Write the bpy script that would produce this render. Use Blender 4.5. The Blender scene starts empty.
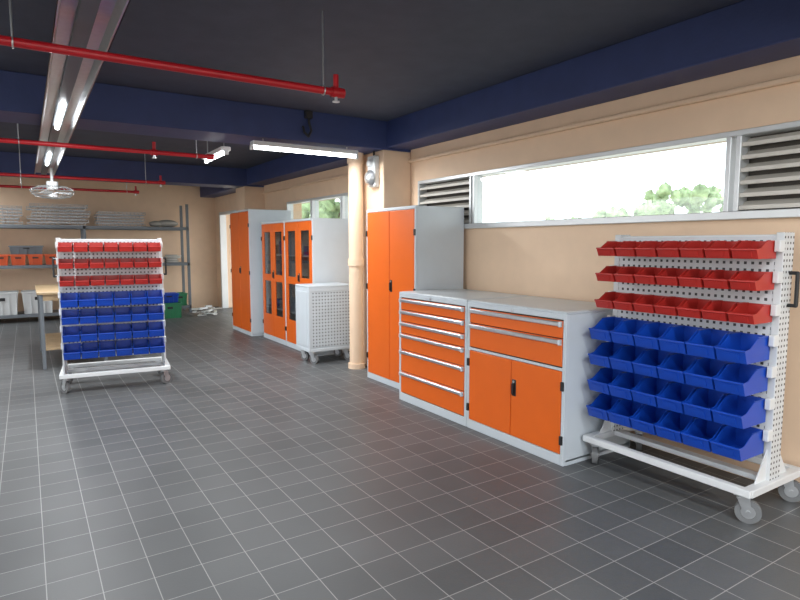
import bpy, bmesh, math, random
from mathutils import Vector, Matrix
random.seed(4)
sc = bpy.context.scene
sc.view_settings.view_transform = 'Standard'
sc.view_settings.exposure = 0.28

# ------------------------------------------------------------ materials
def pmat(name, col, rough=0.5, metal=0.0, var=0.05, scale=6.0, bump=0.0, bscale=60.0, spec=0.5):
    m = bpy.data.materials.new(name); m.use_nodes = True
    nt = m.node_tree; b = nt.nodes['Principled BSDF']
    b.inputs['Roughness'].default_value = rough
    b.inputs['Metallic'].default_value = metal
    b.inputs['Specular IOR Level'].default_value = spec
    tc = nt.nodes.new('ShaderNodeTexCoord')
    n = nt.nodes.new('ShaderNodeTexNoise'); n.inputs['Scale'].default_value = scale
    n.inputs['Detail'].default_value = 4
    nt.links.new(tc.outputs['Object'], n.inputs['Vector'])
    r = nt.nodes.new('ShaderNodeValToRGB')
    r.color_ramp.elements[0].position = 0.3; r.color_ramp.elements[1].position = 0.7
    r.color_ramp.elements[0].color = tuple(c*(1-var) for c in col)+(1,)
    r.color_ramp.elements[1].color = tuple(min(1, c*(1+var)) for c in col)+(1,)
    nt.links.new(n.outputs['Fac'], r.inputs['Fac'])
    nt.links.new(r.outputs['Color'], b.inputs['Base Color'])
    if bump > 0:
        n2 = nt.nodes.new('ShaderNodeTexNoise'); n2.inputs['Scale'].default_value = bscale
        nt.links.new(tc.outputs['Object'], n2.inputs['Vector'])
        bp = nt.nodes.new('ShaderNodeBump'); bp.inputs['Strength'].default_value = bump
        bp.inputs['Distance'].default_value = 0.01
        nt.links.new(n2.outputs['Fac'], bp.inputs['Height'])
        nt.links.new(bp.outputs['Normal'], b.inputs['Normal'])
    return m

def emat(name, col, s):
    m = bpy.data.materials.new(name); m.use_nodes = True
    b = m.node_tree.nodes['Principled BSDF']
    b.inputs['Base Color'].default_value = (*col, 1)
    b.inputs['Emission Color'].default_value = (*col, 1)
    b.inputs['Emission Strength'].default_value = s
    return m

def glassmat(name, tint=(1, 1, 1), refl=0.08):
    m = bpy.data.materials.new(name); m.use_nodes = True
    nt = m.node_tree; nt.nodes.remove(nt.nodes['Principled BSDF'])
    out = nt.nodes['Material Output']
    t = nt.nodes.new('ShaderNodeBsdfTransparent'); t.inputs['Color'].default_value = (*tint, 1)
    g = nt.nodes.new('ShaderNodeBsdfGlossy'); g.inputs['Roughness'].default_value = 0.03
    mx = nt.nodes.new('ShaderNodeMixShader'); mx.inputs['Fac'].default_value = refl
    nt.links.new(t.outputs[0], mx.inputs[1]); nt.links.new(g.outputs[0], mx.inputs[2])
    nt.links.new(mx.outputs[0], out.inputs['Surface'])
    return m

def perfmat(name, col, ax1, ax2, pitch, hole, rough=0.45, sq=True):
    """painted steel punched with a regular grid of dark holes (object space axes)"""
    m = pmat(name, col, rough)
    nt = m.node_tree; b = nt.nodes['Principled BSDF']
    tc = nt.nodes.new('ShaderNodeTexCoord'); sp = nt.nodes.new('ShaderNodeSeparateXYZ')
    nt.links.new(tc.outputs['Object'], sp.inputs[0])
    def frac(ax):
        a = nt.nodes.new('ShaderNodeMath'); a.operation = 'DIVIDE'; a.inputs[1].default_value = pitch
        nt.links.new(sp.outputs[ax], a.inputs[0])
        f = nt.nodes.new('ShaderNodeMath'); f.operation = 'FRACT'; nt.links.new(a.outputs[0], f.inputs[0])
        s = nt.nodes.new('ShaderNodeMath'); s.operation = 'SUBTRACT'; s.inputs[1].default_value = 0.5
        nt.links.new(f.outputs[0], s.inputs[0])
        q = nt.nodes.new('ShaderNodeMath'); q.operation = 'ABSOLUTE'; nt.links.new(s.outputs[0], q.inputs[0])
        return q
    p, q = frac(ax1), frac(ax2)
    mxn = nt.nodes.new('ShaderNodeMath'); mxn.operation = 'MAXIMUM'
    nt.links.new(p.outputs[0], mxn.inputs[0]); nt.links.new(q.outputs[0], mxn.inputs[1])
    lt = nt.nodes.new('ShaderNodeMath'); lt.operation = 'LESS_THAN'; lt.inputs[1].default_value = hole
    nt.links.new(mxn.outputs[0], lt.inputs[0])
    mix = nt.nodes.new('ShaderNodeMix'); mix.data_type = 'RGBA'
    old = b.inputs['Base Color'].links[0].from_socket
    nt.links.new(lt.outputs[0], mix.inputs[0]); nt.links.new(old, mix.inputs[6])
    mix.inputs[7].default_value = (0.035, 0.035, 0.04, 1)
    nt.links.new(mix.outputs[2], b.inputs['Base Color'])
    return m

def tilemat():
    m = bpy.data.materials.new('floor_tiles'); m.use_nodes = True
    nt = m.node_tree; b = nt.nodes['Principled BSDF']
    tc = nt.nodes.new('ShaderNodeTexCoord')
    br = nt.nodes.new('ShaderNodeTexBrick')
    br.offset = 0; br.squash = 1
    br.inputs['Scale'].default_value = 1
    br.inputs['Brick Width'].default_value = 0.2
    br.inputs['Row Height'].default_value = 0.2
    br.inputs['Mortar Size'].default_value = 0.0022
    br.inputs['Mortar Smooth'].default_value = 0.2
    br.inputs['Bias'].default_value = 0
    br.inputs['Color1'].default_value = (0.084, 0.089, 0.092, 1)
    br.inputs['Color2'].default_value = (0.108, 0.113, 0.116, 1)
    br.inputs['Mortar'].default_value = (0.33, 0.33, 0.32, 1)
    nt.links.new(tc.outputs['Object'], br.inputs['Vector'])
    n = nt.nodes.new('ShaderNodeTexNoise'); n.inputs['Scale'].default_value = 1.3; n.inputs['Detail'].default_value = 6
    nt.links.new(tc.outputs['Object'], n.inputs['Vector'])
    mx = nt.nodes.new('ShaderNodeMix'); mx.data_type = 'RGBA'; mx.blend_type = 'OVERLAY'
    mx.inputs[0].default_value = 0.25
    nt.links.new(br.outputs['Color'], mx.inputs[6]); nt.links.new(n.outputs['Fac'], mx.inputs[7])
    nt.links.new(mx.outputs[2], b.inputs['Base Color'])
    b.inputs['Roughness'].default_value = 0.45
    b.inputs['Specular IOR Level'].default_value = 0.4
    n2 = nt.nodes.new('ShaderNodeTexNoise'); n2.inputs['Scale'].default_value = 90
    nt.links.new(tc.outputs['Object'], n2.inputs['Vector'])
    bp = nt.nodes.new('ShaderNodeBump'); bp.inputs['Strength'].default_value = 0.10; bp.inputs['Distance'].default_value = 0.004
    nt.links.new(n2.outputs['Fac'], bp.inputs['Height'])
    nt.links.new(bp.outputs['Normal'], b.inputs['Normal'])
    return m

M = dict(
 tile=tilemat(),
 peach=pmat('peach_paint', (0.80, 0.585, 0.41), 0.6, var=0.03, bump=0.05),
 navy=pmat('navy_paint', (0.034, 0.052, 0.160), 0.5, var=0.08, bump=0.1),
 ceil=pmat('dark_ceiling_paint', (0.058, 0.068, 0.105), 0.75, var=0.1, bump=0.1),
 orange=pmat('orange_enamel', (0.74, 0.125, 0.005), 0.38, var=0.02),
 grey=pmat('light_grey_enamel', (0.56, 0.61, 0.65), 0.42, var=0.02),
 top=pmat('grey_worktop', (0.60, 0.64, 0.66), 0.3, var=0.03),
 alu=pmat('brushed_aluminium', (0.60, 0.62, 0.64), 0.30, 0.85, var=0.05, scale=30),
 frame=pmat('silver_window_frame', (0.66, 0.68, 0.69), 0.35, 0.4, var=0.03),
 dark=pmat('dark_gap', (0.02, 0.02, 0.022), 0.7),
 shade_backing=pmat('louvre_shade_backing', (0.10, 0.09, 0.08), 0.8),  # dark tone stands in for shadow between louvre blades
 black=pmat('black_plastic', (0.012, 0.012, 0.013), 0.4),
 red=pmat('red_plastic', (0.44, 0.026, 0.020), 0.35, var=0.04),
 blue=pmat('blue_plastic', (0.006, 0.060, 0.44), 0.35, var=0.04),
 label=pmat('bin_label', (0.75, 0.75, 0.72), 0.5),
 white=pmat('white_enamel', (0.70, 0.72, 0.73), 0.4, var=0.02),
 rubber=pmat('grey_rubber', (0.16, 0.165, 0.17), 0.6),
 redpipe=pmat('red_pipe_paint', (0.50, 0.012, 0.02), 0.35),
 tube=emat('fluorescent_tube', (0.95, 0.98, 1.0), 12.0),
 lou=pmat('louvre_blade', (0.62, 0.59, 0.53), 0.4, 0.1, var=0.05),
 rack=pmat('rack_steel', (0.16, 0.18, 0.20), 0.45, 0.3),
 wire=pmat('galvanised_wire', (0.40, 0.41, 0.42), 0.35, 0.6),
 cloth=pmat('canvas_cloth', (0.42, 0.40, 0.36), 0.9, bump=0.4, bscale=25),
 crate=pmat('white_crate_plastic', (0.66, 0.68, 0.68), 0.45),
 green=pmat('green_plastic', (0.03, 0.22, 0.10), 0.45),
 oredbin=pmat('vermilion_plastic', (0.72, 0.12, 0.03), 0.4),
 wood=pmat('plywood', (0.42, 0.30, 0.17), 0.5, var=0.12, scale=12),
 leaf=pmat('hazed_foliage', (0.34, 0.44, 0.24), 0.7, var=0.5, scale=5),  # leaf green paled to imitate haze in the bright outdoors
 bark=pmat('bark', (0.20, 0.14, 0.09), 0.9, bump=0.5),
 conc=pmat('pale_concrete', (0.66, 0.62, 0.55), 0.8, var=0.06, bump=0.1),
 eave=pmat('eave_paint', (0.40, 0.34, 0.26), 0.7, var=0.03),
 glass=glassmat('window_glass', (0.93, 0.97, 0.97), 0.07),
 cabglass=glassmat('cabinet_glass', (0.80, 0.83, 0.84), 0.25),
 perf=perfmat('perforated_panel', (0.60, 0.62, 0.64), 'X', 'Z', 0.038, 0.20),
 perfpost=perfmat('perforated_upright', (0.64, 0.66, 0.67), 'Y', 'Z', 0.03, 0.20),
 vent=perfmat('vented_panel', (0.56, 0.61, 0.65), 'X', 'Z', 0.04, 0.17),
)

# ------------------------------------------------------------ mesh builder
class B:
    def __init__(s):
        s.v = []; s.f = []; s.m = []; s.sm = []; s.mats = []; s.M = Matrix.Identity(4)
    def add(s, vs, fs, mat, smooth=False):
        o = len(s.v)
        mt = M[mat]
        if mt not in s.mats: s.mats.append(mt)
        k = s.mats.index(mt)
        s.v += [s.M @ Vector(v) for v in vs]
        for f in fs:
            s.f.append([i+o for i in f]); s.m.append(k); s.sm.append(smooth)
    def box(s, x0, x1, y0, y1, z0, z1, mat, b=0.0, rot=None):
        lo = (x0, y0, z0); hi = (x1, y1, z1)
        c = Vector([(lo[i]+hi[i])/2 for i in range(3)])
        h = [abs(hi[i]-lo[i])/2 for i in range(3)]
        R = rot if rot is not None else Matrix.Identity(3)
        if b <= 0:
            vs = [c+R@Vector((sx*h[0], sy*h[1], sz*h[2])) for sx in (-1, 1) for sy in (-1, 1) for sz in (-1, 1)]
            fs = [(0,1,3,2),(4,6,7,5),(0,4,5,1),(2,3,7,6),(0,2,6,4),(1,5,7,3)]
            s.add(vs, fs, mat); return
        b = min(b, min(h)*0.9)
        idx = {}; vs = []
        for sx in (-1, 1):
            for sy in (-1, 1):
                for sz in (-1, 1):
                    sg = (sx, sy, sz)
                    for a in range(3):
                        p = [sg[i]*(h[i]-(0 if i == a else b)) for i in range(3)]
                        idx[(sg, a)] = len(vs); vs.append(c+R@Vector(p))
        fs = []
        for a in range(3):
            o1, o2 = [i for i in range(3) if i != a]
            for sa in (-1, 1):
                q = []
                for u, w in ((-1,-1),(1,-1),(1,1),(-1,1)):
                    sg = [0,0,0]; sg[a]=sa; sg[o1]=u; sg[o2]=w
                    q.append(idx[(tuple(sg), a)])
                fs.append(q)
            for u in (-1, 1):
                for w in (-1, 1):
                    A=[0,0,0]; A[a]=-1; A[o1]=u; A[o2]=w
                    C=list(A); C[a]=1
                    fs.append([idx[(tuple(A),o1)], idx[(tuple(C),o1)], idx[(tuple(C),o2)], idx[(tuple(A),o2)]])
        for sx in (-1, 1):
            for sy in (-1, 1):
                for sz in (-1, 1):
                    fs.append([idx[((sx,sy,sz),a)] for a in range(3)])
        s.add(vs, fs, mat)
    def prism(s, pts, ext, mat):
        n = len(pts); e = Vector(ext)
        vs = [Vector(p) for p in pts]+[Vector(p)+e for p in pts]
        fs = [list(range(n)), list(range(2*n-1, n-1, -1))]
        for i in range(n):
            j = (i+1) % n; fs.append([i, j, j+n, i+n])
        s.add(vs, fs, mat)
    def cyl(s, p0, p1, r, mat, seg=16, r2=None, smooth=True):
        p0 = Vector(p0); p1 = Vector(p1); d = (p1-p0).normalized()
        a = Vector((0,0,1)) if abs(d.z) < 0.9 else Vector((1,0,0))
        u = d.cross(a).normalized(); w = d.cross(u)
        r2 = r if r2 is None else r2
        vs = []
        for p, rr in ((p0, r), (p1, r2)):
            for i in range(seg):
                t = 2*math.pi*i/seg
                vs.append(p+u*math.cos(t)*rr+w*math.sin(t)*rr)
        s.add(vs, [[i, (i+1)%seg, (i+1)%seg+seg, i+seg] for i in range(seg)], mat, smooth)
        s.add(vs, [list(range(seg)), list(range(2*seg-1, seg-1, -1))], mat, False)
    def path(s, pts, r, mat, seg=10):
        for a, b in zip(pts[:-1], pts[1:]):
            s.cyl(a, b, r, mat, seg)
        for p in pts[1:-1]:
            s.ball(p, r, mat, 8, 6)
    def ball(s, c, r, mat, nu=16, nv=10, sc3=(1,1,1), jit=0):
        c = Vector(c); vs = []; fs = []
        for j in range(nv+1):
            ph = math.pi*j/nv
            for i in range(nu):
                t = 2*math.pi*i/nu
                k = 1+random.uniform(-jit, jit)
                vs.append(c+Vector((r*k*math.sin(ph)*math.cos(t)*sc3[0], r*k*math.sin(ph)*math.sin(t)*sc3[1], r*k*math.cos(ph)*sc3[2])))
        for j in range(nv):
            for i in range(nu):
                fs.append([j*nu+i, j*nu+(i+1)%nu, (j+1)*nu+(i+1)%nu, (j+1)*nu+i])
        s.add(vs, fs, mat, True)
    def ring(s, c, R, r, mat, axis='Z', n=32, k=6):
        c = Vector(c); vs = []; fs = []
        for i in range(n):
            t = 2*math.pi*i/n
            for j in range(k):
                q = 2*math.pi*j/k
                p = ((R+r*math.cos(q))*math.cos(t), (R+r*math.cos(q))*math.sin(t), r*math.sin(q))
                if axis == 'X': p = (p[2], p[0], p[1])
                if axis == 'Y': p = (p[0], p[2], p[1])
                vs.append(c+Vector(p))
        for i in range(n):
            for j in range(k):
                fs.append([i*k+j, i*k+(j+1)%k, ((i+1)%n)*k+(j+1)%k, ((i+1)%n)*k+j])
        s.add(vs, fs, mat, True)
    def done(s, name, parent=None, loc=None, rotz=0.0):
        me = bpy.data.meshes.new(name)
        if loc is None and parent is None:
            xs = [v.x for v in s.v]; ys = [v.y for v in s.v]; zs = [v.z for v in s.v]
            off = Vector(((min(xs)+max(xs))/2, (min(ys)+max(ys))/2, min(zs)))
            vs = [v-off for v in s.v]; loc = off
        else:
            vs = s.v
        me.from_pydata([tuple(v) for v in vs], [], s.f)
        for m in s.mats: me.materials.append(m)
        for p, k, q in zip(me.polygons, s.m, s.sm):
            p.material_index = k; p.use_smooth = q
        bm = bmesh.new(); bm.from_mesh(me)
        bmesh.ops.recalc_face_normals(bm, faces=bm.faces)
        bm.to_mesh(me); bm.free()
        o = bpy.data.objects.new(name, me)
        sc.collection.objects.link(o)
        if parent: o.parent = parent
        if loc is not None: o.location = loc
        o.rotation_euler = (0, 0, rotz)
        return o

def empty(name, loc, rotz=0):
    e = bpy.data.objects.new(name, None); e.empty_display_size = 0.2
    sc.collection.objects.link(e); e.location = loc; e.rotation_euler = (0, 0, rotz)
    return e

O0 = Vector((0, 0, 0))
WX = 3.70            # inner face of the right wall
CZ = 2.78            # ceiling
YB = 13.6            # back wall
YF = -3.5; XL = -5.0
SILL, HEAD = 1.60, 2.14

# ------------------------------------------------------------ room shell
b = B(); b.box(XL-0.25, WX+0.25, YF-0.25, YB+0.25, -0.15, 0, 'tile'); b.done('floor', loc=O0)
b = B(); b.box(XL-0.25, WX+0.25, YF-0.25, YB+0.25, CZ, CZ+0.2, 'ceil'); b.done('ceiling', loc=O0)
b = B()
T = 0.25
def wr(y0, y1, z0, z1): b.box(WX, WX+T, y0, y1, z0, z1, 'peach')
wr(YF, 11.0, 0, SILL)
wr(YF, 11.0, HEAD, CZ)
wr(5.36, 6.30, SILL, HEAD); wr(9.20, 11.0, SILL, HEAD); wr(YF, -0.4, SILL, HEAD)
wr(11.0, 13.2, 2.15, CZ); wr(13.2, YB, 0, CZ)
b.done('wall_right', loc=O0)
b = B(); b.box(XL, WX+T, YB, YB+0.2, 0, CZ, 'peach'); b.done('wall_back', loc=O0)
b = B()
b.box(XL-0.25, XL, YF, YB, 0, 0.9, 'peach'); b.box(XL-0.25, XL, YF, YB, 2.5, CZ, 'peach')
for y in (YF, 0.7, 5.5, 10.3, YB-0.5): b.box(XL-0.25, XL, y, y+0.5, 0.9, 2.5, 'peach')
b.done('wall_left', loc=O0)
b = B()
b.box(XL, WX+T, YF-0.25, YF, 0, 0.1, 'peach'); b.box(XL, WX+T, YF-0.25, YF, 2.6, CZ, 'peach')
for x in (XL, -0.6, WX-0.25): b.box(x, x+0.5, YF-0.25, YF, 0.1, 2.6, 'peach')
b.done('wall_front', loc=O0)

for i, y in enumerate((0.70, 5.52, 10.3)):
    b = B(); b.box(XL, 3.70, y, y+0.52, 2.475, CZ, 'navy', 0.006); b.done('ceiling_beam')
b = B(); b.box(3.38, 3.70, YF, YB, 2.50, CZ, 'navy', 0.006); b.done('ceiling_beam')
for y in (5.52, 10.3):
    b = B(); b.box(3.335, 3.70, y, y+0.52, 0, 2.475, 'peach', 0.01); b.done('wall_pillar')
b = B(); b.box(3.655, 3.70, YF, 5.52, 2.355, 2.39, 'peach', 0.008); b.done('trim_1', loc=O0)
b = B(); b.box(3.655, 3.70, 6.04, 10.3, 2.355, 2.39, 'peach', 0.008); b.done('trim_2', loc=O0)

# ------------------------------------------------------------ windows
def window(name, y0, y1, bays):
    b = B()
    fx0, fx1 = WX-0.02, WX+0.09
    b.box(fx0-0.02, fx1, y0, y1, SILL, SILL+0.05, 'frame', 0.004)
    b.box(fx0, fx1, y0, y1, HEAD-0.035, HEAD, 'frame', 0.004)
    for (a, c, kind) in bays:
        for yy in (a, c-0.03):
            b.box(fx0, fx1, yy, yy+0.03, SILL+0.05, HEAD-0.035, 'frame', 0.003)
        if kind == 'g':
            b.box(WX+0.02, WX+0.026, a+0.03, c-0.03, SILL+0.05, HEAD-0.035, 'glass')
        else:
            n = 6; h = (HEAD-SILL-0.085)/n
            R = Matrix.Rotation(math.radians(-32), 3, 'Y')
            for k in range(n):
                z = SILL+0.05+h*(k+0.5)
                b.box(WX+0.035-0.045, WX+0.035+0.045, a+0.03, c-0.03, z-0.005, z+0.005, 'lou', 0.002, rot=R)
                e = Vector((WX+0.035, 0, z)) + R@Vector((-0.045, 0, 0))
                b.box(e.x-0.006, e.x+0.006, a+0.03, c-0.03, e.z-0.006, e.z+0.020, 'lou', 0.002)
            b.box(WX+0.10, WX+0.106, a, c, SILL+0.02, HEAD-0.01, 'shade_backing')  # added dark board, makes the blade gaps look shadowed
            for yy in (a+(c-a)*0.5,) if c-a > 1.2 else ():
                b.box(WX-0.005, WX+0.01, yy-0.012, yy+0.012, SILL+0.05, HEAD-0.035, 'frame', 0.002)
    b.done(name, loc=O0)
window('window_1', -0.4, 5.36, [(-0.4, 1.93, 'l'), (1.96, 4.42, 'g'), (4.44, 5.36, 'l')])
window('window_2', 6.30, 9.20, [(6.30, 7.2, 'g'), (7.22, 8.2, 'g'), (8.22, 9.20, 'g')])
b = B()
b.box(WX-0.02, WX+0.12, 11.0, 11.06, 0, 2.15, 'frame', 0.004); b.box(WX-0.02, WX+0.12, 13.14, 13.2, 0, 2.15, 'frame', 0.004)
b.box(WX-0.02, WX+0.12, 11.0, 13.2, 2.09, 2.15, 'frame', 0.004)
b.done('door_1', loc=O0)

# ------------------------------------------------------------ outside
b = B(); b.box(-45, 60, -40, 70, -0.3, -0.16, 'conc'); b.done('ground_outside', loc=O0)
b = B(); b.box(WX+T, 5.7, YF, YB, 2.42, 2.6, 'eave'); b.done('roof_eave', loc=O0)
def tree(x, y, h, r, n=26):
    b = B()
    b.cyl((0,0,0), (0.1,0.05,h*0.55), 0.16, 'bark', 10, 0.09)
    for a in range(4):
        t = a*1.6
        b.cyl((0.1,0.05,h*0.5), (0.1+math.cos(t)*r*0.5, 0.05+math.sin(t)*r*0.5, h*0.75), 0.06, 'bark', 8, 0.03)
    for _ in range(n):
        t = random.uniform(0, 6.28); q = r*math.sqrt(random.random())
        b.ball((q*math.cos(t), q*math.sin(t), h*random.uniform(0.5, 0.98)), r*random.uniform(0.10, 0.19), 'leaf', 10, 7, jit=0.45)
    b.done('tree', loc=(x, y, -0.16))
tree(16.0, 9.4, 3.2, 1.3, 60); tree(19, 14.0, 2.9, 1.3, 50); tree(24, 21, 3.0, 1.4, 40)
tree(8.5, 17.5, 4.2, 2.0, 80); tree(8.5, 21.8, 4.4, 2.0, 80)

# ------------------------------------------------------------ cabinets (local: x along width, front at y=0 facing -y)
def cab_matrix(xf, yfar): # world = (xf + y, yfar - x)
    return Matrix.Translation((xf, yfar, 0)) @ Matrix.Rotation(-math.pi/2, 4, 'Z')
def shell(b, W, D, H, base=0.06, fr=0.028, topf=0.035, midx=()):
    b.box(0, W, 0.02, D, base*0.3, H-0.001, 'grey', 0.004)
    b.box(0.004, W-0.004, 0.012, 0.022, base, H-topf, 'dark')
    b.box(0, fr, 0, 0.024, 0, H, 'grey', 0.003); b.box(W-fr, W, 0, 0.024, 0, H, 'grey', 0.003)
    b.box(fr-0.002, W-fr+0.002, 0, 0.024, 0, base, 'grey', 0.003)
    b.box(fr-0.002, W-fr+0.002, 0, 0.024, H-topf, H, 'grey', 0.003)
    b.box(0, W, 0.024, D, 0, base*0.5, 'grey')
def latch(b, x, z):
    b.box(x-0.02, x+0.02, -0.008, 0.003, z-0.06, z+0.06, 'black', 0.004)
    b.box(x-0.008, x+0.008, -0.026, -0.006, z-0.045, z+0.035, 'black', 0.004)
    b.cyl((x, -0.012, z+0.045), (x, -0.006, z+0.045), 0.009, 'alu', 12)
def hinge(b, x, z):
    b.box(x-0.012, x+0.012, -0.012, 0.004, z-0.03, z+0.03, 'black', 0.003)

# drawer cabinet
b = B(); b.M = cab_matrix(2.88, 4.49); W, D, H = 0.985, 0.70, 1.0
shell(b, W, D, H, base=0.07)
z = H-0.045
for i, h in enumerate((0.105, 0.105, 0.105, 0.15, 0.20, 0.20)):
    b.box(0.032, W-0.032, -0.001, 0.02, z-h+0.004, z, 'orange', 0.003)
    b.box(0.032, W-0.032, -0.024, 0.0, z-0.032, z-0.004, 'alu', 0.005)
    b.box(0.034, 0.05, -0.028, 0, z-0.036, z-0.002, 'grey', 0.003); b.box(W-0.05, W-0.034, -0.028, 0, z-0.036, z-0.002, 'grey', 0.003)
    z -= h+0.003
b.box(0, W, 0, D, H, H+0.012, 'grey', 0.004)
b.box(0.02, W-0.02, 0.02, D-0.02, H+0.010, H+0.016, 'top', 0.002)
b.cyl((W/2, -0.004, H-0.02), (W/2, 0.0, H-0.02), 0.012, 'alu', 12)
b.done('drawer_cabinet')

# two-drawer two-door cabinet
b = B(); b.M = cab_matrix(2.88, 3.50); W = 0.99
shell(b, W, D, H, base=0.07)
z = H-0.045
for i, h in enumerate((0.115, 0.185)):
    b.box(0.032, W-0.032, -0.001, 0.02, z-h+0.004, z, 'orange', 0.003)
    b.box(0.032, W-0.032, -0.024, 0.0, z-0.034, z-0.004, 'alu', 0.005)
    b.box(0.034, 0.05, -0.028, 0, z-0.038, z-0.002, 'grey', 0.003); b.box(W-0.05, W-0.034, -0.028, 0, z-0.038, z-0.002, 'grey', 0.003)
    z -= h+0.003
b.box(0.028, W-0.028, -0.001, 0.02, z-0.02, z-0.002, 'grey', 0.002)
zd = z-0.024
b.box(0.032, W/2-0.003, -0.003, 0.018, 0.075, zd, 'orange', 0.004)
b.box(W/2+0.003, W-0.032, -0.003, 0.018, 0.075, zd, 'orange', 0.004)
latch(b, W/2+0.035, 0.43)
for zz in (0.17, 0.53): hinge(b, W-0.02, zz); hinge(b, 0.02, zz)
b.box(0, W, 0, D, H, H+0.012, 'grey', 0.004)
b.box(0.02, W-0.02, 0.02, D-0.02, H+0.010, H+0.016, 'top', 0.002)
b.cyl((W/2, -0.004, H-0.02), (W/2, 0.0, H-0.02), 0.012, 'alu', 12)
b.done('tool_cabinet')

def tall(xf, yfar, W, D, H):
    b = B(); b.M = cab_matrix(xf, yfar)
    shell(b, W, D, H, base=0.06, fr=0.02, topf=0.03)
    b.box(0.022, W/2-0.003, -0.003, 0.018, 0.064, H-0.034, 'orange', 0.004)
    b.box(W/2+0.003, W-0.022, -0.003, 0.018, 0.064, H-0.034, 'orange', 0.004)
    latch(b, W/2+0.035, 1.03)
    for zz in (0.25, 1.0, H-0.25): hinge(b, 0.012, zz); hinge(b, W-0.012, zz)
    b.done('storage_cabinet')
tall(3.075, 5.44, 0.93, 0.58, 1.81)
tall(2.93, 9.86, 0.98, 0.70, 1.99)

def glasscab(xf, yfar, W, D, H):
    b = B(); b.M = cab_matrix(xf, yfar)
    t = 0.02
    b.box(0, t, 0, D, 0, H, 'grey', 0.003); b.box(W-t, W, 0, D, 0, H, 'grey', 0.003)
    b.box(t, W-t, 0, D, H-0.03, H, 'grey', 0.003); b.box(t, W-t, 0, D, 0, 0.07, 'grey', 0.003)
    b.box(t, W-t, D-0.02, D, 0.07, H-0.03, 'grey')
    for zz in (0.48, 0.88, 1.28): b.box(t, W-t, 0.04, D-0.02, zz, zz+0.02, 'grey')
    for (a, c) in ((0.022, W/2-0.003), (W/2+0.003, W-0.022)):
        z0, z1 = 0.074, H-0.034
        m = 0.085
        b.box(a, a+m, -0.003, 0.018, z0, z1, 'orange', 0.003); b.box(c-m, c, -0.003, 0.018, z0, z1, 'orange', 0.003)
        for (p, q) in ((z0, z0+0.32), (0.90, 1.0), (z1-0.12, z1)):
            b.box(a+m-0.002, c-m+0.002, -0.003, 0.018, p, q, 'orange', 0.002)
        b.box(a+m-0.004, c-m+0.004, 0.006, 0.010, z0+0.31, z1-0.11, 'cabglass')
    latch(b, W/2+0.035, 1.0)
    for zz in (0.25, H-0.25): hinge(b, 0.012, zz); hinge(b, W-0.012, zz)
    for zz in (0.50, 0.90, 1.30):
        x = 0.08
        while x < W-0.2:
            w = random.uniform(0.07, 0.15); h = random.uniform(0.08, 0.2)
            b.box(x, x+w, 0.15, 0.4, zz, zz+h, random.choice(['dark', 'crate', 'crate', 'blue', 'cloth']), 0.005)
            x += w+random.uniform(0.02, 0.06)
    b.done('display_cabinet')
glasscab(3.07, 8.72, 0.945, 0.58, 1.78)
glasscab(3.07, 7.77, 0.945, 0.58, 1.78)

# ------------------------------------------------------------ casters
def caster(b, x, y, zt, r=0.058, rot=0.3, w=0.034):
    old = b.M
    b.M = old @ Matrix.Translation((x, y, 0)) @ Matrix.Rotation(rot, 4, 'Z')
    off = 0.025
    b.box(-0.045, 0.045, -0.035, 0.035, zt-0.006, zt, 'alu', 0.001)
    b.cyl((0,0,zt-0.02), (0,0,zt-0.005), 0.026, 'alu', 16)
    for sy in (-1, 1):
        pts = [(-0.03, sy*(w/2+0.004), zt-0.018), (0.03, sy*(w/2+0.004), zt-0.018), (off+0.018, sy*(w/2+0.004), r-0.012), (off-0.018, sy*(w/2+0.004), r-0.012)]
        b.prism(pts, (0, sy*0.004, 0), 'alu')
    b.box(-0.03, 0.032, -w/2-0.006, w/2+0.006, zt-0.024, zt-0.017, 'alu')
    b.cyl((off, -w/2, r), (off, w/2, r), r, 'rubber', 28)
    b.cyl((off, -w/2-0.002, r), (off, w/2+0.002, r), r*0.55, 'alu', 20)
    b.cyl((off, -w/2-0.012, r), (off, w/2+0.012, r), 0.011, 'alu', 12)
    b.M = old

# vented grey trolley beside the display cabinets
b = B(); b.M = cab_matrix(2.80, 6.76)
W, D = 0.40, 0.60
b.box(0, W, 0.0, D, 0.15, 0.19, 'grey', 0.005)
b.box(0.004, W-0.008, 0.004, D-0.004, 0.19, 0.93, 'grey', 0.004)
for y in (0.0, D-0.03): b.box(W-0.03, W, y, y+0.03, 0.19, 0.93, 'grey', 0.003); b.box(0, 0.03, y, y+0.03, 0.19, 0.93, 'grey', 0.003)
b.box(W-0.012, W-0.004, 0.03, D-0.03, 0.21, 0.88, 'vent')
b.box(W-0.010, W+0.0, 0.03, D-0.03, 0.88, 0.93, 'grey', 0.002)
b.box(0.04, W-0.04, -0.004, 0.006, 0.22, 0.88, 'grey', 0.003)
b.box(-0.0, W, -0.002, D, 0.93, 0.955, 'grey', 0.006)
for x in (0.06, W-0.06):
    for y in (0.07, D-0.07): caster(b, x, y, 0.152, 0.056, rot=0.5)
b.done('tool_trolley', loc=O0)

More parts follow.
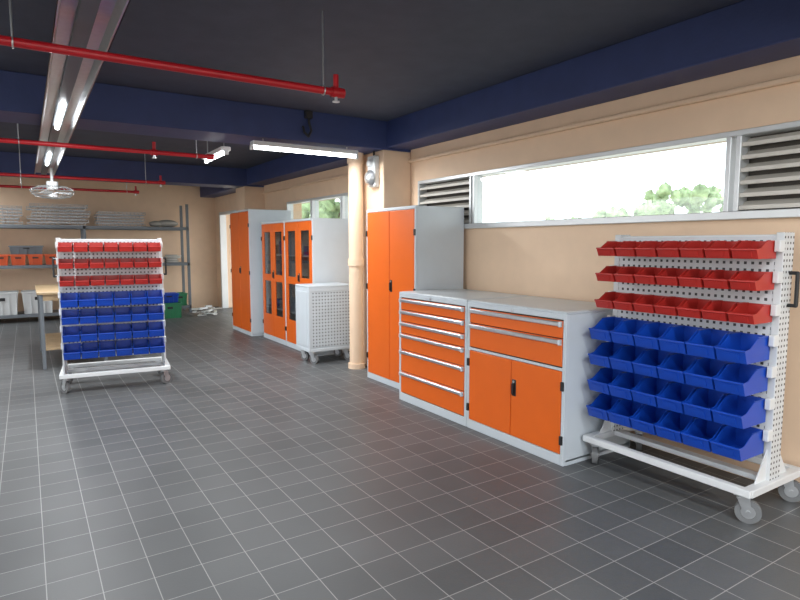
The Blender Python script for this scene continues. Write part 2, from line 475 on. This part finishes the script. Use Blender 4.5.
# ------------------------------------------------------------ picking-bin carts
def hopper(b, xc, w, yb, d, z0, h, mat):
    t = 0.0035
    P = lambda q, z: (yb-q*d, z0+z*h)
    prof = [P(0,0), P(0,1), P(0.5,1), P(0.80,0.60), P(1.0,0.54), P(0.90,0)]
    for x in (xc-w/2, xc+w/2-t):
        b.prism([(x, p[0], p[1]) for p in prof], (t, 0, 0), mat)
    b.box(xc-w/2+t, xc+w/2-t, yb-0.90*d, yb, z0, z0+t, mat)
    b.box(xc-w/2+t, xc+w/2-t, yb-t, yb, z0+t, z0+h, mat)
    f0 = P(0.90, 0.0); f1 = P(1.0, 0.54)
    b.prism([(xc-w/2+t, f0[0], f0[1]), (xc-w/2+t, f1[0], f1[1]), (xc-w/2+t, f1[0]+t, f1[1]), (xc-w/2+t, f0[0]+t, f0[1])], (w-2*t, 0, 0), mat)
    b.box(xc-w/2-0.002, xc+w/2+0.002, f1[0]-0.004, f1[0]+0.006, f1[1]-0.006, f1[1]+0.004, mat, 0.002)
    for sx in (-1, 1):
        x = xc+sx*(w/2-0.001)
        b.box(x-0.004, x+0.004, yb-0.5*d, yb, z0+h-0.004, z0+h+0.003, mat)
    a0 = P(0.92, 0.10); a1 = P(0.975, 0.40)
    b.prism([(xc-w*0.28, a0[0], a0[1]), (xc-w*0.28, a1[0], a1[1]), (xc-w*0.28, a1[0]-0.004, a1[1]), (xc-w*0.28, a0[0]-0.004, a0[1])], (w*0.56, 0, 0), mat)

def bin_cart(loc, rotz, s=1.0):
    root = empty('bin_cart', loc, rotz); root.scale = (s, 1, 1)
    f = B()
    L = 0.53
    for y in (-0.27, 0.27):
        f.box(-L, L, y-0.022, y+0.022, 0.155, 0.195, 'white', 0.004)
    for x in (-L+0.025, L-0.025):
        f.box(x-0.028, x+0.028, -0.27, 0.27, 0.153, 0.193, 'white', 0.004)
    f.box(-L+0.05, L-0.05, -0.03, 0.03, 0.16, 0.19, 'white', 0.003)
    for x in (-0.49, 0.49):
        for sy in (-1, 1):
            f.prism([(x-0.003, sy*0.055, 0.193), (x-0.003, sy*0.17, 0.193), (x-0.003, sy*0.055, 0.36)], (0.006, 0, 0), 'white')
    f.box(-0.49, 0.49, -0.02, 0.02, 1.47, 1.50, 'white', 0.003)
    for x in (-1, 1):
        f.path([(x*0.512, 0.02, 1.30), (x*0.55, 0.02, 1.30), (x*0.55, 0.02, 1.13), (x*0.512, 0.02, 1.13)], 0.010, 'black', 10)
    for x in (-0.47, 0.47):
        for i, y in enumerate((-0.235, 0.235)):
            caster(f, x, y, 0.154, 0.062, rot=0.5 if x > 0 else 2.2)
    f.done('frame', root)
    u = B()
    for x in (-0.49, 0.49):
        u.box(x-0.020, x+0.020, -0.055, 0.055, 0.19, 1.51, 'perfpost', 0.003)
    u.done('uprights', root)
    p = B()
    for sy in (-1, 1):
        p.box(-0.47, 0.47, sy*0.050-0.003, sy*0.050+0.003, 0.30, 1.49, 'perf')
    p.done('perforated_panels', root)
    r = B()
    rails = [1.375, 1.215, 1.045, 0.845, 0.68, 0.51, 0.34]
    k = B()
    for i, z in enumerate(rails):
        h = 0.085 if i < 3 else 0.125
        k.box(-0.49, 0.49, -0.068, -0.054, z+h-0.022, z+h-0.006, 'white', 0.002)
        for x in (-0.50, 0.50):
            k.box(x-0.014, x+0.014, -0.105, -0.05, z+h-0.05, z+h+0.01, 'white', 0.003)
    k.done('hanging_rails', root)
    for i, z in enumerate(rails[:3]):
        n = 7
        for j in range(n): hopper(r, -0.42+0.14*j, 0.125, -0.071, 0.20, z, 0.090, 'red')
    r.done('red_bins', root)
    r = B()
    for i, z in enumerate(rails[3:]):
        n = 6
        for j in range(n): hopper(r, -0.405+0.162*j, 0.150, -0.071, 0.25, z, 0.125, 'blue')
    r.done('blue_bins', root)
    return root
bin_cart((3.325, 1.955, 0), -math.pi/2)
bin_cart((0.735, 6.60, 0), math.radians(-6), 0.94)

# ------------------------------------------------------------ pillar drain pipe & bell
b = B()
b.cyl((3.21, 5.93, 0), (3.21, 5.93, 2.475), 0.082, 'peach', 28)
b.cyl((3.21, 5.93, 0), (3.21, 5.93, 0.06), 0.10, 'peach', 28)
b.cyl((3.21, 5.93, 1.20), (3.21, 5.93, 1.28), 0.094, 'peach', 28)
b.cyl((3.21, 5.93, 2.36), (3.21, 5.93, 2.475), 0.094, 'peach', 28)
b.done('drain_pipe')
b = B()
b.box(3.27, 3.335, 5.60, 5.76, 2.08, 2.42, 'white', 0.01)
b.cyl((3.27, 5.68, 2.18), (3.25, 5.68, 2.18), 0.03, 'alu', 16)
b.cyl((3.255, 5.68, 2.18), (3.22, 5.68, 2.18), 0.09, 'alu', 28, 0.06)
b.cyl((3.22, 5.68, 2.18), (3.205, 5.68, 2.18), 0.06, 'alu', 28, 0.02)
b.cyl((3.27, 5.68, 2.34), (3.235, 5.68, 2.34), 0.05, 'white', 20, 0.035)
b.path([(3.31, 5.68, 2.42), (3.31, 5.68, 2.475)], 0.012, 'black')
b.done('fire_alarm_bell')

b = B()
pts = [(2.45, 5.50, 2.77), (2.45, 5.485, 2.66), (2.47, 5.48, 2.58), (2.44, 5.485, 2.52), (2.40, 5.49, 2.56), (2.39, 5.50, 2.62)]
b.path(pts, 0.012, 'black'); b.box(2.41, 2.49, 5.48, 5.518, 2.70, 2.775, 'dark', 0.004)
b.done('hanging_cable')

# ------------------------------------------------------------ sprinkler pipes
def rpipe(y, z, x0, x1, drops=()):
    b = B()
    b.cyl((x0, y, z), (x1, y, z), 0.021, 'redpipe', 16)
    b.cyl((x1-0.06, y, z), (x1+0.01, y, z), 0.028, 'redpipe', 16)
    for x in drops:
        b.cyl((x, y, z-0.02), (x, y, z+0.10), 0.016, 'redpipe', 12)
        b.cyl((x-0.03, y, z), (x+0.03, y, z), 0.029, 'redpipe', 16)
        b.cyl((x, y, z-0.05), (x, y, z-0.02), 0.010, 'alu', 10)
        b.cyl((x, y, z-0.056), (x, y, z-0.05), 0.022, 'alu', 14)
    x = x0+0.4
    while x < x1:
        b.cyl((x, y, z), (x, y, CZ if not (5.5 < y < 6.05 or 10.3 < y < 10.83) else 2.475), 0.005, 'alu', 8)
        b.ring((x, y, z), 0.025, 0.004, 'alu', 'X', 20)
        x += 1.5
    b.done('sprinkler_pipe')
rpipe(3.15, 2.335, -4.9, 1.62, (1.58,))
rpipe(6.12, 2.335, -4.9, 1.66, (1.10,))
rpipe(9.05, 2.335, -4.9, 1.75, (1.70,))
rpipe(10.9, 2.335, -4.9, 1.68, (1.64,))

# ------------------------------------------------------------ lights
def area(sx, sy, p, name):
    l = bpy.data.lights.new(name, 'AREA'); l.shape = 'RECTANGLE'; l.size = sx; l.size_y = sy
    l.energy = p; l.color = (0.95, 0.98, 1.0)
    o = bpy.data.objects.new(name, l); sc.collection.objects.link(o); return o
def fixture(x, y, z, along, L=1.2, p=18, w=0.10):
    root = empty('fluorescent_light', (x, y, z), 0 if along == 'X' else math.pi/2)
    b = B()
    b.box(-L/2, L/2, -w/2, w/2, 0.012, 0.055, 'white', 0.006)
    for e in (-1, 1): b.box(e*(L/2)-0.015, e*(L/2)+0.015, -0.022, 0.022, -0.03, 0.014, 'white', 0.004)
    for e in (-0.4, 0.4): b.cyl((e*L, 0, 0.05), (e*L, 0, (2.475 if 5.5 < y < 6.05 else CZ)-z), 0.006, 'alu', 8)
    b.done('housing', root)
    b = B(); b.cyl((-L/2+0.015, 0, -0.008), (L/2-0.015, 0, -0.008), 0.014, 'tube', 14); b.done('lamp_tube', root)
    a = area(L, 0.04, p, 'lamp'); a.parent = root; a.location = (0, 0, -0.03)
fixture(2.47, 5.60, 2.39, 'X', 1.15, 24)
fixture(1.80, 6.52, 2.40, 'Y', 0.8, 24)
for (x, y, p) in ((-2.2, 1.0, 40), (-2.2, 4.2, 40), (0.3, -1.5, 45), (-2.2, 8.0, 36), (2.0, -0.4, 48), (0.3, 0.9-1.0, 30), (-1.2, 12.0, 40)):  # unseen fixtures, added to brighten the room
    fixture(x, y, 2.62, 'Y', 1.2, p)
root = empty('lighting_trough', (0.27, 0, 0.03))
b = B()
ya, yb2 = 2.2, 9.6
b.box(-0.10, 0.10, ya, yb2, 2.405, 2.42, 'alu', 0.003)
for sx in (-1, 1):
    b.prism([(sx*0.10, ya, 2.42), (sx*0.115, ya, 2.35), (sx*0.108, ya, 2.35), (sx*0.094, ya, 2.41)], (0, yb2-ya, 0), 'alu')
    b.prism([(sx*0.10, ya, 2.42), (sx*0.118, ya, 2.35), (sx*0.120, ya, 2.35), (sx*0.102, ya, 2.425)], (0, yb2-ya, 0), 'black')
b.box(-0.035, 0.035, ya, yb2, 2.38, 2.405, 'rack', 0.003)
for y in (2.6, 4.2, 6.6, 8.2, 9.4): b.cyl((0, y, 2.42), (0, y, CZ-0.03), 0.006, 'alu', 8)
b.done('trough', root)
b = B()
for y in (5.0, 7.6): b.cyl((0, y-0.6+0.25, 2.365), (0, y+0.6, 2.365), 0.016, 'tube', 14)
b.done('lamp_tubes', root)
for y in (5.1, 7.7):
    a = area(0.06, 1.0, 40, 'lamp'); a.parent = root; a.location = (0, y, 2.34)

# ------------------------------------------------------------ orbit fan
b = B()
c = Vector((0.33, 8.70, 2.10))
b.cyl(c+Vector((0,0,0.12)), c+Vector((0,0,0.31)), 0.018, 'white', 12)
b.cyl(c+Vector((0,0,0.05)), c+Vector((0,0,0.14)), 0.065, 'white', 20)
b.cyl(c+Vector((0,0,-0.05)), c+Vector((0,0,-0.02)), 0.05, 'white', 20)
for R, z in ((0.06, -0.07), (0.13, -0.065), (0.19, -0.05), (0.235, -0.02), (0.25, 0.02), (0.235, 0.05), (0.17, 0.075), (0.10, 0.085)):
    b.ring(c+Vector((0,0,z)), R, 0.003, 'wire', 'Z', 36, 5)
for i in range(24):
    t = i*math.pi/12; u = Vector((math.cos(t), math.sin(t), 0))
    pts = [c+u*0.06+Vector((0,0,-0.07)), c+u*0.19+Vector((0,0,-0.05)), c+u*0.25+Vector((0,0,0.02)), c+u*0.17+Vector((0,0,0.075)), c+u*0.06+Vector((0,0,0.09))]
    for p, q in zip(pts[:-1], pts[1:]): b.cyl(p, q, 0.0025, 'wire', 5)
for i in range(3):
    t = i*2.094
    R = Matrix.Rotation(t, 3, 'Z') @ Matrix.Rotation(0.35, 3, 'X')
    pts = [(0.03,-0.02,0), (0.20,-0.06,0), (0.215,0.03,0), (0.03,0.03,0)]
    b.prism([c+R@Vector(p) for p in pts], (0,0,0.004), 'white')
b.done('ceiling_fan')

# ------------------------------------------------------------ storage rack at the back
RX0, RX1, RY0, RY1 = -3.1, 2.92, 12.75, 13.35
b = B()
for x in (RX0, -1.05, 0.95, RX1-0.05):
    for y in (RY0, RY1-0.05):
        b.box(x, x+0.05, y, y+0.05, 0, 2.28 if x > 2 else 1.80, 'rack', 0.003)
for z in (0.14, 1.05, 1.79):
    b.box(RX0, RX1, RY0, RY0+0.04, z-0.05, z+0.01, 'rack', 0.003)
    b.box(RX0, RX1, RY1-0.04, RY1, z-0.05, z+0.01, 'rack', 0.003)
    b.box(RX0+0.02, RX1-0.02, RY0+0.03, RY1-0.03, z-0.01, z+0.005, 'rack')
b.done('storage_rack')
def mesh_stack(x0, x1, y0, y1, z0, n):
    """stack of shallow wire baskets"""
    b = B()
    for k in range(n):
        z = z0+0.008+k*0.058; dx = random.uniform(-0.05, 0.05)
        xa, xb = x0+dx, x1+dx
        for zz in (z, z+0.045):
            for yy in (y0, y1): b.box(xa, xb, yy-0.004, yy+0.004, zz-0.004, zz+0.004, 'wire')
            for xx in (xa, xb): b.box(xx-0.004, xx+0.004, y0, y1, zz-0.004, zz+0.004, 'wire')
        m = int((x1-x0)/0.07)
        for i in range(m+1):
            x = xa+(xb-xa)*i/m
            b.box(x-0.003, x+0.003, y0, y1, z-0.003, z+0.003, 'wire')
            for yy in (y0, y1): b.box(x-0.003, x+0.003, yy-0.003, yy+0.003, z, z+0.045, 'wire')
        for j in range(1, 4):
            y = y0+(y1-y0)*j/4
            b.box(xa, xb, y-0.003, y+0.003, z-0.003, z+0.003, 'wire')
    b.done('wire_basket_stack')
mesh_stack(-0.95, -0.05, 12.83, 13.25, 1.797, 6)
mesh_stack(0.10, 1.05, 12.83, 13.25, 1.797, 7)
mesh_stack(1.20, 2.05, 12.83, 13.25, 1.797, 5)
b = B()
b.ball((2.54, 13.0, 1.877), 0.18, 'cloth', 20, 14, (1.2, 0.9, 0.42), 0.05)
b.ball((2.32, 12.98, 1.865), 0.12, 'cloth', 16, 10, (1.2, 0.9, 0.5), 0.06)
b.done('canvas_bag')
def tub(name, x0, x1, y0, y1, z0, h, mat, taper=0.02):
    b = B(); t = 0.006
    def ringv(e, z): return [(x0+e, y0+e, z), (x1-e, y0+e, z), (x1-e, y1-e, z), (x0+e, y1-e, z)]
    vs = ringv(taper, z0)+ringv(0, z0+h)+ringv(t, z0+h)+ringv(taper+t, z0+t)
    fs = [[0,1,2,3],[12,13,14,15]]
    for k in range(3):
        for i in range(4):
            j = (i+1)%4; fs.append([k*4+i, k*4+j, (k+1)*4+j, (k+1)*4+i])
    b.add(vs, fs, mat)
    for (a, c, d, e) in ((x0-0.01, x1+0.01, y0-0.012, y0+0.004), (x0-0.01, x1+0.01, y1-0.004, y1+0.012), (x0-0.012, x0+0.004, y0, y1), (x1-0.004, x1+0.012, y0, y1)):
        b.box(a, c, d, e, z0+h-0.025, z0+h, mat, 0.003)
    n = 4
    for i in range(n+1):
        x = x0+taper+(x1-x0-2*taper)*i/n
        b.box(x-0.004, x+0.004, y0-0.004, y0+taper+0.004, z0+0.01, z0+h-0.02, mat)
    b.box((x0+x1)/2-0.05, (x0+x1)/2+0.05, y0-0.006, y0+0.006, z0+h*0.62, z0+h*0.76, 'dark', 0.003)
    b.done(name)
for i in range(5):
    x = -0.78+i*0.27
    tub('parts_tub', x, x+0.24, 12.83, 13.2, 1.056, 0.20, 'oredbin')
tub('dark_tote', -0.25, 0.28, 12.86, 13.2, 1.259, 0.16, 'rack')
tub('white_crate', -0.66, -0.16, 12.8, 13.25, 0.146, 0.42, 'crate', 0.03)
tub('white_crate', -0.10, 0.40, 12.8, 13.25, 0.146, 0.42, 'crate', 0.03)
tub('white_crate', 1.55, 1.95, 12.8, 13.2, 0.146, 0.3, 'crate', 0.03)
tub('white_crate', 2.0, 2.38, 12.8, 13.2, 1.056, 0.12, 'crate', 0.03)
tub('green_crate', 2.10, 2.54, 11.9, 12.3, 0.0, 0.30, 'green', 0.02)
tub('green_crate', 2.55, 2.85, 12.8, 13.2, 0.146, 0.26, 'green', 0.02)
tub('blue_crate', 2.14, 2.50, 11.95, 12.28, 0.302, 0.18, 'blue', 0.02)
b = B()
for i in range(9):
    b.ring((2.62+random.uniform(-.03,.03), 13.0+random.uniform(-.03,.03), 1.07+0.018*i), 0.13+random.uniform(-.03,.02), 0.010, 'label' if i % 2 else 'cloth', 'Z', 28, 6)
b.done('cable_coil')
b = B()
for i in range(18):
    x = 3.02+random.uniform(-.22,.25); y = 12.1+random.uniform(-.3,.3); a = random.uniform(0, 3.1); l = random.uniform(.12,.3)
    b.box(x-l/2, x+l/2, y-0.03, y+0.03, 0.002+i*0.008, 0.02+i*0.009, random.choice(['crate','cloth','label']), 0.003, rot=Matrix.Rotation(a, 3, 'Z'))
b.done('scrap_pile')

# ------------------------------------------------------------ table behind the left cart
b = B()
b.box(0.08, 0.80, 7.75, 9.2, 0.87, 0.90, 'wood', 0.004)
for x in (0.10, 0.74):
    for y in (7.78, 9.13): b.box(x, x+0.04, y, y+0.04, 0, 0.87, 'rack', 0.003)
b.box(0.12, 0.76, 7.80, 9.15, 0.22, 0.24, 'wood'); b.box(0.11, 0.13, 7.80, 9.15, 0.80, 0.87, 'wood'); b.box(0.12, 0.76, 7.79, 7.81, 0.80, 0.87, 'wood')
b.done('wooden_table')

# ------------------------------------------------------------ world, camera
w = bpy.data.worlds.new('sky'); sc.world = w; w.use_nodes = True
bg = w.node_tree.nodes['Background']
bg.inputs['Color'].default_value = (0.93, 0.97, 1.0, 1); bg.inputs['Strength'].default_value = 2.8

cam = bpy.data.cameras.new('camera'); co = bpy.data.objects.new('camera', cam); sc.collection.objects.link(co)
yaw = math.radians(32.76); t = math.atan(56/580)
r = Vector((math.cos(yaw), -math.sin(yaw), 0)); fh = Vector((math.sin(yaw), math.cos(yaw), 0))
fw = fh*math.cos(t)-Vector((0,0,1))*math.sin(t); up = fh*math.sin(t)+Vector((0,0,1))*math.cos(t)
mt = Matrix((r, up, -fw)).transposed().to_4x4(); mt.translation = Vector((0, 0, 1.45))
co.matrix_world = mt
cam.sensor_width = 36; cam.lens = 580*36/800; cam.clip_start = 0.05
sc.camera = co
